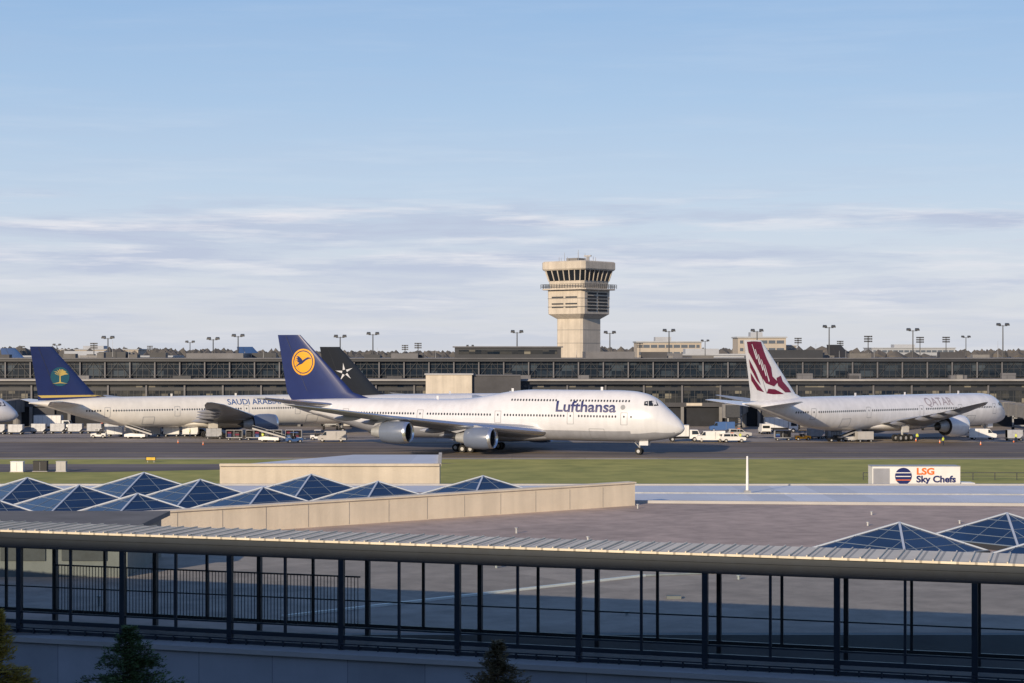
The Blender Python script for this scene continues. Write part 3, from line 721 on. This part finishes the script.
e=box_truck(52.0,210,0,10.2,4.2,'white',None,'catering_truck'); 
b=MB()
def flat_text(t,size,x,z,m,y=-1.225,off=.02,xs=1.1):
    v,f=text_polys(t,size,off,xs=xs); b.add([(a+x,y,c+z) for a,c in v],f,m)
flat_text('LSG',1.05,-5.1,3.3,M['orange'],off=.04,xs=1.2); flat_text('Sky Chefs',1.05,-5.1,2.4,M['textblue'],off=.04)
v,f=disc(-6.6,3.1,.98); b.add([(x,-1.225,z) for x,z in v],f,'textblue')
for k in range(3): b.box(-7.5,-5.75,-1.242,-1.23,2.6+k*.42,2.7+k*.42,'orange' if k==0 else 'white')
b.box(-10.1,-8.2,-1.235,-1.225,1.3,4.0,'plane_grey')
b.build('livery',e)
e=empty('guard_rail',(48,246,0)); b=MB()
for k in range(30): b.box(k*3-.05,k*3+.05,-.05,.05,0,1.05,'dark_steel')
b.box(0,87,-.03,.03,.95,1.05,'dark_steel'); b.box(0,87,-.03,.03,.5,.56,'dark_steel'); b.build('rail',e)
for (x,y,w,m) in ((-73,262,1.8,'white'),(-70,263,2.0,'black'),(-66.5,262.5,1.4,'fascia')):
    e=empty('utility_cabinet',(x,y,0)); b=MB(); b.box(0,w,0,1,.1,1.5,m); b.box(-.1,w+.1,-.1,1.1,0,.1,'fascia'); b.box(-.05,w+.05,-.05,1.05,1.5,1.57,m)
    b.box(w/2-.02,w/2+.02,-.012,0,.2,1.4,'line'); b.build('cabinet',e)
def taxi_sign(x,y,L):
    e=empty('taxiway_sign',(x,y,0)); b=MB(); b.box(0,L,0,.2,.3,.9,'black'); b.box(.1,L-.1,-.015,0,.38,.82,'ypaint')
    for s in (.3,L-.3): b.box(s-.04,s+.04,.06,.14,0,.3,'steel')
    b.build('sign',e)
taxi_sign(-58,285,1.6)
# workers
wm=mat('worker_clothes',(.5,.5,.5),.8); nt=wm.node_tree; tc=nt.nodes.new('ShaderNodeTexCoord'); sp=nt.nodes.new('ShaderNodeSeparateXYZ'); rp=nt.nodes.new('ShaderNodeValToRGB'); mp=nt.nodes.new('ShaderNodeMath'); mp.operation='DIVIDE'; mp.inputs[1].default_value=1.8
rp.color_ramp.interpolation='CONSTANT'
cr=rp.color_ramp; cr.elements[0].color=(.02,.02,.02,1); cr.elements[0].position=0; cr.elements[1].position=.05; cr.elements[1].color=(.02,.03,.07,1)
for p,c in ((.52,(.62,.70,.03)),(.66,(.75,.75,.7)),(.69,(.62,.70,.03)),(.845,(.42,.26,.19)),(.945,(.03,.02,.02))):
    q=cr.elements.new(p); q.color=(*c,1)
nt.links.new(tc.outputs['Object'],sp.inputs[0]); nt.links.new(sp.outputs['Z'],mp.inputs[0]); nt.links.new(mp.outputs[0],rp.inputs[0]); nt.links.new(rp.outputs[0],nt.nodes['Principled BSDF'].inputs['Base Color'])
def worker(x,y,rz,step=.12):
    V=[((0,0,.95),.15),((0,0,1.15),.14),((0,0,1.38),.16),((0,0,1.5),.06),((0,.01,1.56),.065),((0,.02,1.66),.105),((0,.01,1.75),.07),
       ((.19,0,1.42),.065),((.25,.02,1.15),.05),((.24,.12,.92),.035),((.24,.15,.84),.035),((-.19,0,1.42),.065),((-.25,.02,1.15),.05),((-.24,.12,.92),.035),((-.24,.15,.84),.035),
       ((.1,0,.9),.1),((.11,step,.5),.07),((.11,step*.6,.09),.05),((.11,step*.6+.17,.05),.04),((-.1,0,.9),.1),((-.11,-step*.3,.5),.07),((-.11,-step,.09),.05),((-.11,-step+.17,.05),.04)]
    Ed=[(0,1),(1,2),(2,3),(3,4),(4,5),(5,6),(2,7),(7,8),(8,9),(9,10),(2,11),(11,12),(12,13),(13,14),(0,15),(15,16),(16,17),(17,18),(0,19),(19,20),(20,21),(21,22)]
    me=bpy.data.meshes.new('ground_crew_worker'); me.from_pydata([v[0] for v in V],Ed,[]); me.materials.append(wm)
    o=bpy.data.objects.new('ground_crew_worker',me); col.objects.link(o); o.location=(x,y,.02); o.rotation_euler=(0,0,math.radians(rz))
    sk=o.modifiers.new('skin','SKIN')
    if me.skin_vertices:
        for i,v in enumerate(V): me.skin_vertices[0].data[i].radius=(v[1],v[1]*.85)
        me.skin_vertices[0].data[0].use_root=True
    s=o.modifiers.new('sub','SUBSURF'); s.levels=2; s.render_levels=2
for w in ((80.5,336,30),(79,351,190),(68,356,90),(-49,354,0),(-66,369,90),(44.5,351,0),(98,350,120)): worker(*w)

# ---------------------------------------------------------------- terminal roof
M['roof_tan']=slab_mat('roof_ballast',(0.42,0.325,0.27),.6,9,9,.88,0,var=.22,mort=.012,rot=math.radians(-37))
M['roof_white']=slab_mat('roof_membrane',(0.62,0.64,0.68),.25,3,60,.85,0,rough=.55,var=.08,mort=.015)
M['parapet']=mat('parapet_precast',(0.78,0.67,0.51),.75,var=.06,vs=.5,bump=.1,bs=6,streaks=.12)
u=Vector((math.cos(math.radians(37)),math.sin(math.radians(37)),0)); v_=Vector((u.y,-u.x,0))
TB=empty('terminal_building'); b=MB()
b.box(-90,110,70,148.5,0,6.5,'conc_wall'); b.build('walls',TB)
def sheetc(name,pts,z,m,par):
    b=MB(); b.add([(x,y,z) for x,y in pts],[tuple(range(len(pts)))],m); return b.build(name,par)
sheetc('ballast_roof',[(-89.5,70.5),(109.5,70.5),(109.5,148.2),(-89.5,148.2)],6.506,M['roof_tan'],TB)
sheetc('membrane_roof',[(8.9,131.2),(109.3,122),(109.3,148.1),(-89.4,148.1),(-89.4,141),(-2,141)],6.512,M['roof_white'],TB)
b=MB()
b.beam((8.9,131.1,6.6),(109,121.9,6.6),.35,.22,'fascia'); b.beam((8.9,140,6.56),(109,134,6.56),.12,.1,'steel')
b.beam((-90,148.4,6.56),(110,148.4,6.56),.4,.14,'fascia')
P=Vector((8.6,129.2,0)); Q=P-u*62
n=v_*.35
b.add([P-n+Vector((0,0,6.5)),P+n+Vector((0,0,6.5)),P+n+Vector((0,0,8.1)),P-n+Vector((0,0,8.1)),Q-n+Vector((0,0,6.5)),Q+n+Vector((0,0,6.5)),Q+n+Vector((0,0,7.9)),Q-n+Vector((0,0,7.9))],
      [(0,1,2,3),(7,6,5,4),(1,5,6,2),(3,2,6,7),(0,3,7,4)],'parapet')
b.beam(P+u*.05+Vector((0,0,8.15)),Q+Vector((0,0,7.95)),.9,.1,'parapet')
k=3.0
while k<60:
    q=P-u*k+v_*.36; b.beam(q+Vector((0,0,6.55)),q+Vector((0,0,7.95)),.015,.015,'conc_wall'); k+=3.0
b.build('parapet_walls',TB)
b=MB()
for k in range(34):
    x,y=U(-20,45),U(74,128)
    if (Vector((x,y,0))-P).dot(v_)<2: continue
    h=U(.12,.4)
    if R()<.7: b.cyl((x,y,6.5),(x,y,6.5+h),.07,.07,'steel',8); b.cyl((x,y,6.5+h),(x,y,6.55+h),.12,.12,'steel',8)
    else: b.box(x,x+U(.3,.7),y,y+U(.3,.7),6.5,6.5+h,'conc_wall')
b.beam((-9.5,74.5,6.56),(6.5,88.2,6.56),.16,.1,'white')  # white strip stands in for a streak of sunlight across the roof
b.beam((6.5,88.2,6.56),(30,95,6.56),.12,.08,'steel')
b.build('roof_vents_pipes_and_sun_streak',TB)
# roof annex
e=empty('roof_plant_room',(0,0,0)); b=MB()
M['annex']=mat('annex_wall',(0.20,0.20,0.19),.7,var=.1)
b.box(-44,-18.8,88,96.5,6.5,8.7,'annex'); b.box(-44.4,-18.4,87.6,96.9,8.7,8.95,'roofg')
for x in range(-43,-19,3): b.box(x,x+2.2,87.93,88,7.3,8.2,'dark_steel')
b.build('block',e)
e=empty('flat_roof_building'); b=MB()
b.prism([(-25,154),(-6.2,154),(-6.8,171),(-15,171)],0,7.75,'stucco','roof_white')
b.beam((-25,153.95,7.85),(-6.2,153.95,7.85),.3,.22,'stucco'); b.beam((-6.2,154,7.85),(-6.8,171,7.85),.3,.22,'stucco'); b.build('block',e)
# roof mast
e=empty('lightning_mast',(18.3,140,0)); b=MB(); b.cyl((0,0,6.5),(0,0,9.4),.12,.07,'white',8); b.box(-.25,.25,-.25,.25,6.5,6.75,'steel'); b.build('pole',e)
# pyramid skylights
M['skyl']=mat('skylight_glass',(0.009,0.026,0.072),.08,var=.3,vs=.3)
M['skyfr']=mat('skylight_frame',(0.16,0.21,0.28),.35)
M['skyhip']=mat('skylight_hip_flashing',(0.42,0.47,0.55),.35)
def skylight(x,y,s=3.95,h=1.65,z=6.5):
    e=empty('pyramid_skylight',(x,y,z),math.radians(37)); b=MB(); k=.3
    b.box(-s-.1,s+.1,-s-.1,s+.1,0,k,'fasciad')
    A=Vector((0,0,h+k)); Cn=[Vector((-s,-s,k)),Vector((s,-s,k)),Vector((s,s,k)),Vector((-s,s,k))]
    for i in range(4):
        p,q=Cn[i],Cn[(i+1)%4]; b.add([p,q,A],[(0,1,2)],'skyl')
        b.beam(p,A,.12,.11,'skyhip'); b.beam(p,q,.12,.1,'skyfr')
        for t in (.25,.5,.75):
            b.beam(p.lerp(A,t),q.lerp(A,t),.03,.045,'skyfr')
        for t in (.25,.5,.75):
            a=p.lerp(q,t); m_=min(t,1-t)*2; e2=(p.lerp(A,m_) if t<.5 else q.lerp(A,m_)) if t!=.5 else A
            b.beam(a,e2,.03,.045,'skyfr')
    b.build('glazing',e)
P0=Vector((-27.6,135,0))
for j,iset in ((0,(-3,-2,-1,0)),(1,(-3,-2,-1,0,1)),(2,(-3,-2,-1,0,1,2))):
    for i in iset:
        p=P0+u*9.1*i+v_*9.1*j; skylight(p.x,p.y)
for (x,y) in ((21.0,97.6),(28.4,103.3),(35.8,108.9),(28.2,92.0),(35.6,97.6)): skylight(x,y,3.3,1.45)

# ---------------------------------------------------------------- covered walkway
M['wsteel']=mat('walkway_steel',(0.016,0.026,0.040),.4,var=.15,vs=2)
M['wroof']=slab_mat('standing_seam_roof',(0.70,0.62,0.48),.8,.6,50,.5,0,rough=.5,var=.08,mort=.05)
M['bluewall']=slab_mat('precast_wall',(0.36,0.38,0.42),.7,3.0,1.45,.6,0,rough=.8,var=.1,mort=.02)
gl=bpy.data.materials.new('walkway_glass'); gl.use_nodes=True; nt=gl.node_tree; nt.nodes.clear()
o_=nt.nodes.new('ShaderNodeOutputMaterial'); mx=nt.nodes.new('ShaderNodeMixShader'); tr=nt.nodes.new('ShaderNodeBsdfTransparent'); gs=nt.nodes.new('ShaderNodeBsdfGlossy'); fz=nt.nodes.new('ShaderNodeFresnel'); fz.inputs['IOR'].default_value=1.45
tr.inputs['Color'].default_value=(.87,.93,.93,1); gs.inputs['Roughness'].default_value=.02
nt.links.new(fz.outputs[0],mx.inputs[0]); nt.links.new(tr.outputs[0],mx.inputs[1]); nt.links.new(gs.outputs[0],mx.inputs[2]); nt.links.new(mx.outputs[0],o_.inputs[0])
WR=math.atan2(-.296,.955)
W=empty('covered_walkway',(0,64.74,0),WR); b=MB()
XA,XB=-47.6,47.9; wd=2.6; zb=6.85; ze=9.8
b.box(XA,XB,-.08,.10,ze,10.36,'wsteel'); b.box(XA,XB,-.14,-.08,10.2,10.44,'wsteel'); b.box(XA,XB,-.11,-.08,9.82,9.9,'wsteel')
b.box(XA,XB,wd-.1,wd+.08,ze+.1,10.36,'wsteel'); b.box(XA,XB,-.07,.07,zb,zb+.16,'wsteel'); b.box(XA,XB,wd-.07,wd+.07,zb,zb+.2,'wsteel')
b.box(XA,XB,-.03,.03,zb+.42,zb+.48,'wsteel'); b.box(XA,XB,-.16,-.08,zb-.32,zb-.2,'wsteel')
x=-2.06-4.55*10
while x<XB:
    b.box(x-.1,x+.1,-.1,.1,zb-.35,ze,'wsteel'); b.box(x-.08,x+.08,wd-.1,wd+.1,zb-.35,ze+.1,'wsteel')
    b.box(x+2.275-.045,x+2.275+.045,-.05,.05,zb+.16,ze,'wsteel'); b.box(x+2.275-.05,x+2.275+.05,wd-.05,wd+.05,zb+.2,ze+.1,'wsteel')
    b.box(x-.06,x+.06,.1,wd-.1,ze+.12,ze+.3,'wsteel')
    for q in (.0,.76,1.52,2.275,3.03,3.8): b.box(x+q-.03,x+q+.03,-.22,-.16,zb-.35,zb-.15,'wsteel'); 
    x+=4.55
b.box(XA,XB,-.22,-.18,zb-.16,zb-.11,'wsteel')
x=-20.2
while x<-6.8:
    b.box(x-.012,x+.012,wd-.3,wd-.28,zb+.1,zb+2.0,'wsteel'); x+=.14
b.box(-20.2,-6.8,wd-.31,wd-.27,zb+2.0,zb+2.06,'wsteel')
b.box(XA,XB,wd-.03,wd+.03,zb+1.05,zb+1.1,'wsteel')
b.build('frame',W)
b=MB(); b.box(XA-.2,XB+.2,-.26,wd+.26,10.44,10.52,'wroof')
x=XA
while x<XB: b.box(x-.02,x+.02,-.27,wd+.27,10.52,10.57,'wroof'); x+=.6
b.build('roof',W)
b=MB()
b.add([(XA,0,zb+.1),(XB,0,zb+.1),(XB,0,ze),(XA,0,ze)],[(0,1,2,3)],gl); b.add([(XA,wd,zb+.1),(XB,wd,zb+.1),(XB,wd,ze+.1),(XA,wd,ze+.1)],[(0,1,2,3)],gl)
b.build('glass_panels',W)
b=MB(); b.box(XA,XB,0.25,wd-.3,zb-.38,zb-.3,'conc_wall')
b.box(XA,XB,-.9,wd+1.2,0,6.3,'bluewall'); b.box(XA,XB,-1.05,-.05,6.3,6.48,'fascia'); b.box(XA,XB,-.05,wd+.2,6.3,6.46,'conc_wall')
b.build('base_wall',W)

# ---------------------------------------------------------------- near trees
M['needle']=mat('spruce_needles',(0.030,0.065,0.022),.8,vs=2.5,c2=(0.12,0.18,0.05))
M['goldleaf']=mat('autumn_leaves',(0.24,0.18,0.03),.8,vs=2.5,c2=(0.60,0.42,0.06))
M['brownleaf']=mat('brown_needles',(0.06,0.06,0.03),.8,vs=2.5,c2=(0.22,0.16,0.07))
M['bark']=mat('bark',(0.07,0.05,0.035),.9,var=.3,vs=6)
def conifer(x,y,h,lm,name='spruce_tree',rw=.55,leaf=.10):
    e=empty(name,(x,y,0),U(0,3)); b=MB(); b.cyl((0,0,0),(0,0,h-.1),.2,.012,'bark',8)
    L=MB(); z=h-.05; 
    while z>1.2:
        d=h-z; rad=(0.12+d*rw)*U(.8,1.15) if d<2.6 else (0.12+2.6*rw+(d-2.6)*.16)*U(.85,1.1)
        fine=d<3.0; nb=random.randint(7,9) if fine else 6
        for k in range(nb):
            a=U(0,6.28); r=rad*U(.6,1.12); up=U(.05,.3)*r
            p=Vector((0,0,z)); q=Vector((r*math.cos(a),r*math.sin(a),z+up-.06*r*r))
            b.cyl(p,q,.012+.006*r,.004,'bark',4,False)
            ntw=int((70 if fine else 8)*max(.4,r)+8); sz=leaf if fine else leaf*3
            for j in range(ntw):
                t=U(.08,1.03); c=p.lerp(q,t); sp=.05+.26*(1-t)*r
                c=c+Vector((U(-1,1)*sp,U(-1,1)*sp,U(-.1,.06)))
                dr=Vector((math.cos(a+U(-1,1)),math.sin(a+U(-1,1)),U(-.3,.7))).normalized()*sz*U(.7,1.5); w=dr.cross(Vector((U(-1,1),U(-1,1),1))).normalized()*sz*.24
                L.add([c-w,c+w,c+dr],[(0,1,2)],lm)
        z-= U(.09,.14) if fine else U(.3,.42)
    b.build('trunk_and_limbs',e); L.build('needles',e)
conifer(-10.4,49,10.0,'needle',rw=.72); conifer(-.4,50,9.45,'brownleaf','juniper_tree',rw=.6); conifer(-14.3,50,10.3,'goldleaf','arborvitae_tree',rw=.45)

# ---------------------------------------------------------------- parking garage (unseen behind the viewpoint; height, turn and solid core shaped for its shadow)
G=empty('parking_garage',(0,0,0),WR); b=MB()
b.box(-160,120,-34,-6,0,29.4,'conc_wall')
for k in range(9):
    z=k*3.0; b.box(-160,120,-6,-4,z,z+1.3,'conc_wall')
b.box(-160,120,-6.5,-4,28.2,30.0,'conc_wall')
x=-160
while x<=120: b.box(x-.4,x+.4,-5.4,-3.8,0,28.9,'fascia'); x+=10
b.build('structure',G)

# ---------------------------------------------------------------- light and sky
EL=math.radians(16.5); AZ=math.radians(29)
S=Vector((-math.sin(AZ)*math.cos(EL),-math.cos(AZ)*math.cos(EL),math.sin(EL)))
sl=bpy.data.lights.new('sun','SUN'); sl.energy=4.7; sl.angle=math.radians(.53); sl.color=(1.0,.82,.60)
so=bpy.data.objects.new('sun',sl); col.objects.link(so); so.rotation_euler=(-S).to_track_quat('-Z','Y').to_euler()
w=bpy.data.worlds.new('World'); scene.world=w; w.use_nodes=True; nt=w.node_tree; nt.nodes.clear()
L=nt.links.new
out=nt.nodes.new('ShaderNodeOutputWorld'); bg=nt.nodes.new('ShaderNodeBackground'); bg.inputs['Strength'].default_value=.1
sk=nt.nodes.new('ShaderNodeTexSky'); sk.sky_type='NISHITA'; sk.sun_disc=False; sk.sun_elevation=EL; sk.sun_rotation=math.atan2(S.x,S.y)
tc=nt.nodes.new('ShaderNodeTexCoord'); sp=nt.nodes.new('ShaderNodeSeparateXYZ'); L(tc.outputs['Generated'],sp.inputs[0])
hz=nt.nodes.new('ShaderNodeValToRGB'); cr=hz.color_ramp
cr.elements[0].position=0; cr.elements[0].color=(.70,.72,.78,1); cr.elements[1].position=1; cr.elements[1].color=(.05,.11,.31,1)
for p,c in ((.04,(.68,.73,.83)),(.09,(.53,.66,.84)),(.14,(.41,.58,.82)),(.20,(.30,.49,.78)),(.42,(.11,.23,.52))):
    q=cr.elements.new(p); q.color=(*c,1)
L(sp.outputs['Z'],hz.inputs[0])
sc_=nt.nodes.new('ShaderNodeVectorMath'); sc_.operation='SCALE'; sc_.inputs['Scale'].default_value=10.0; L(hz.outputs[0],sc_.inputs[0])
m0=nt.nodes.new('ShaderNodeMix'); m0.data_type='RGBA'; m0.inputs['Factor'].default_value=.88; L(sk.outputs[0],m0.inputs['A']); L(sc_.outputs[0],m0.inputs['B'])
mp=nt.nodes.new('ShaderNodeMapping'); mp.inputs['Scale'].default_value=(5,5,60); mp.inputs['Location'].default_value=(.7,0,.35)
n1=nt.nodes.new('ShaderNodeTexNoise'); n1.inputs['Scale'].default_value=1; n1.inputs['Detail'].default_value=11; n1.inputs['Roughness'].default_value=.64; n1.inputs['Distortion'].default_value=.25
r1=nt.nodes.new('ShaderNodeValToRGB'); r1.color_ramp.elements[0].position=.42; r1.color_ramp.elements[1].position=.62
r2=nt.nodes.new('ShaderNodeValToRGB'); cr=r2.color_ramp
cr.elements[0].position=0; cr.elements[0].color=(.25,.25,.25,1); cr.elements[1].position=.15; cr.elements[1].color=(.08,.08,.08,1)
q=cr.elements.new(.035); q.color=(.75,.75,.75,1); q=cr.elements.new(.078); q.color=(.92,.92,.92,1); q=cr.elements.new(.09); q.color=(.14,.14,.14,1)
mp2=nt.nodes.new('ShaderNodeMapping'); mp2.inputs['Scale'].default_value=(9,9,110); n2=nt.nodes.new('ShaderNodeTexNoise'); n2.inputs['Scale'].default_value=1; n2.inputs['Detail'].default_value=8; n2.inputs['Roughness'].default_value=.6
L(tc.outputs['Generated'],mp2.inputs['Vector']); L(mp2.outputs[0],n2.inputs['Vector'])
r4=nt.nodes.new('ShaderNodeValToRGB'); r4.color_ramp.elements[0].position=.47; r4.color_ramp.elements[1].position=.62
r4.color_ramp.elements[0].color=(.50,.56,.71,1); r4.color_ramp.elements[1].color=(.80,.80,.85,1); L(n2.outputs['Fac'],r4.inputs[0])
s4=nt.nodes.new('ShaderNodeVectorMath'); s4.operation='SCALE'; s4.inputs['Scale'].default_value=10.0; L(r4.outputs[0],s4.inputs[0])
mu=nt.nodes.new('ShaderNodeMath'); mu.operation='MULTIPLY'; mx=nt.nodes.new('ShaderNodeMix'); mx.data_type='RGBA'
L(tc.outputs['Generated'],mp.inputs['Vector']); L(mp.outputs[0],n1.inputs['Vector']); L(n1.outputs['Fac'],r1.inputs[0])
L(sp.outputs['Z'],r2.inputs[0]); L(r1.outputs[0],mu.inputs[0]); L(r2.outputs[0],mu.inputs[1]); L(mu.outputs[0],mx.inputs['Factor'])
L(m0.outputs['Result'],mx.inputs['A']); L(s4.outputs[0],mx.inputs['B']); L(mx.outputs['Result'],bg.inputs['Color']); L(bg.outputs[0],out.inputs[0])

# ---------------------------------------------------------------- camera
cd=bpy.data.cameras.new('camera'); cam=bpy.data.objects.new('camera',cd); col.objects.link(cam); scene.camera=cam
cam.location=(0,0,17.5); cam.rotation_euler=(math.radians(90),0,0); cd.sensor_width=36; cd.lens=1800/1024*36; cd.shift_y=(352-341.5)/1024; cd.clip_start=.1; cd.clip_end=20000
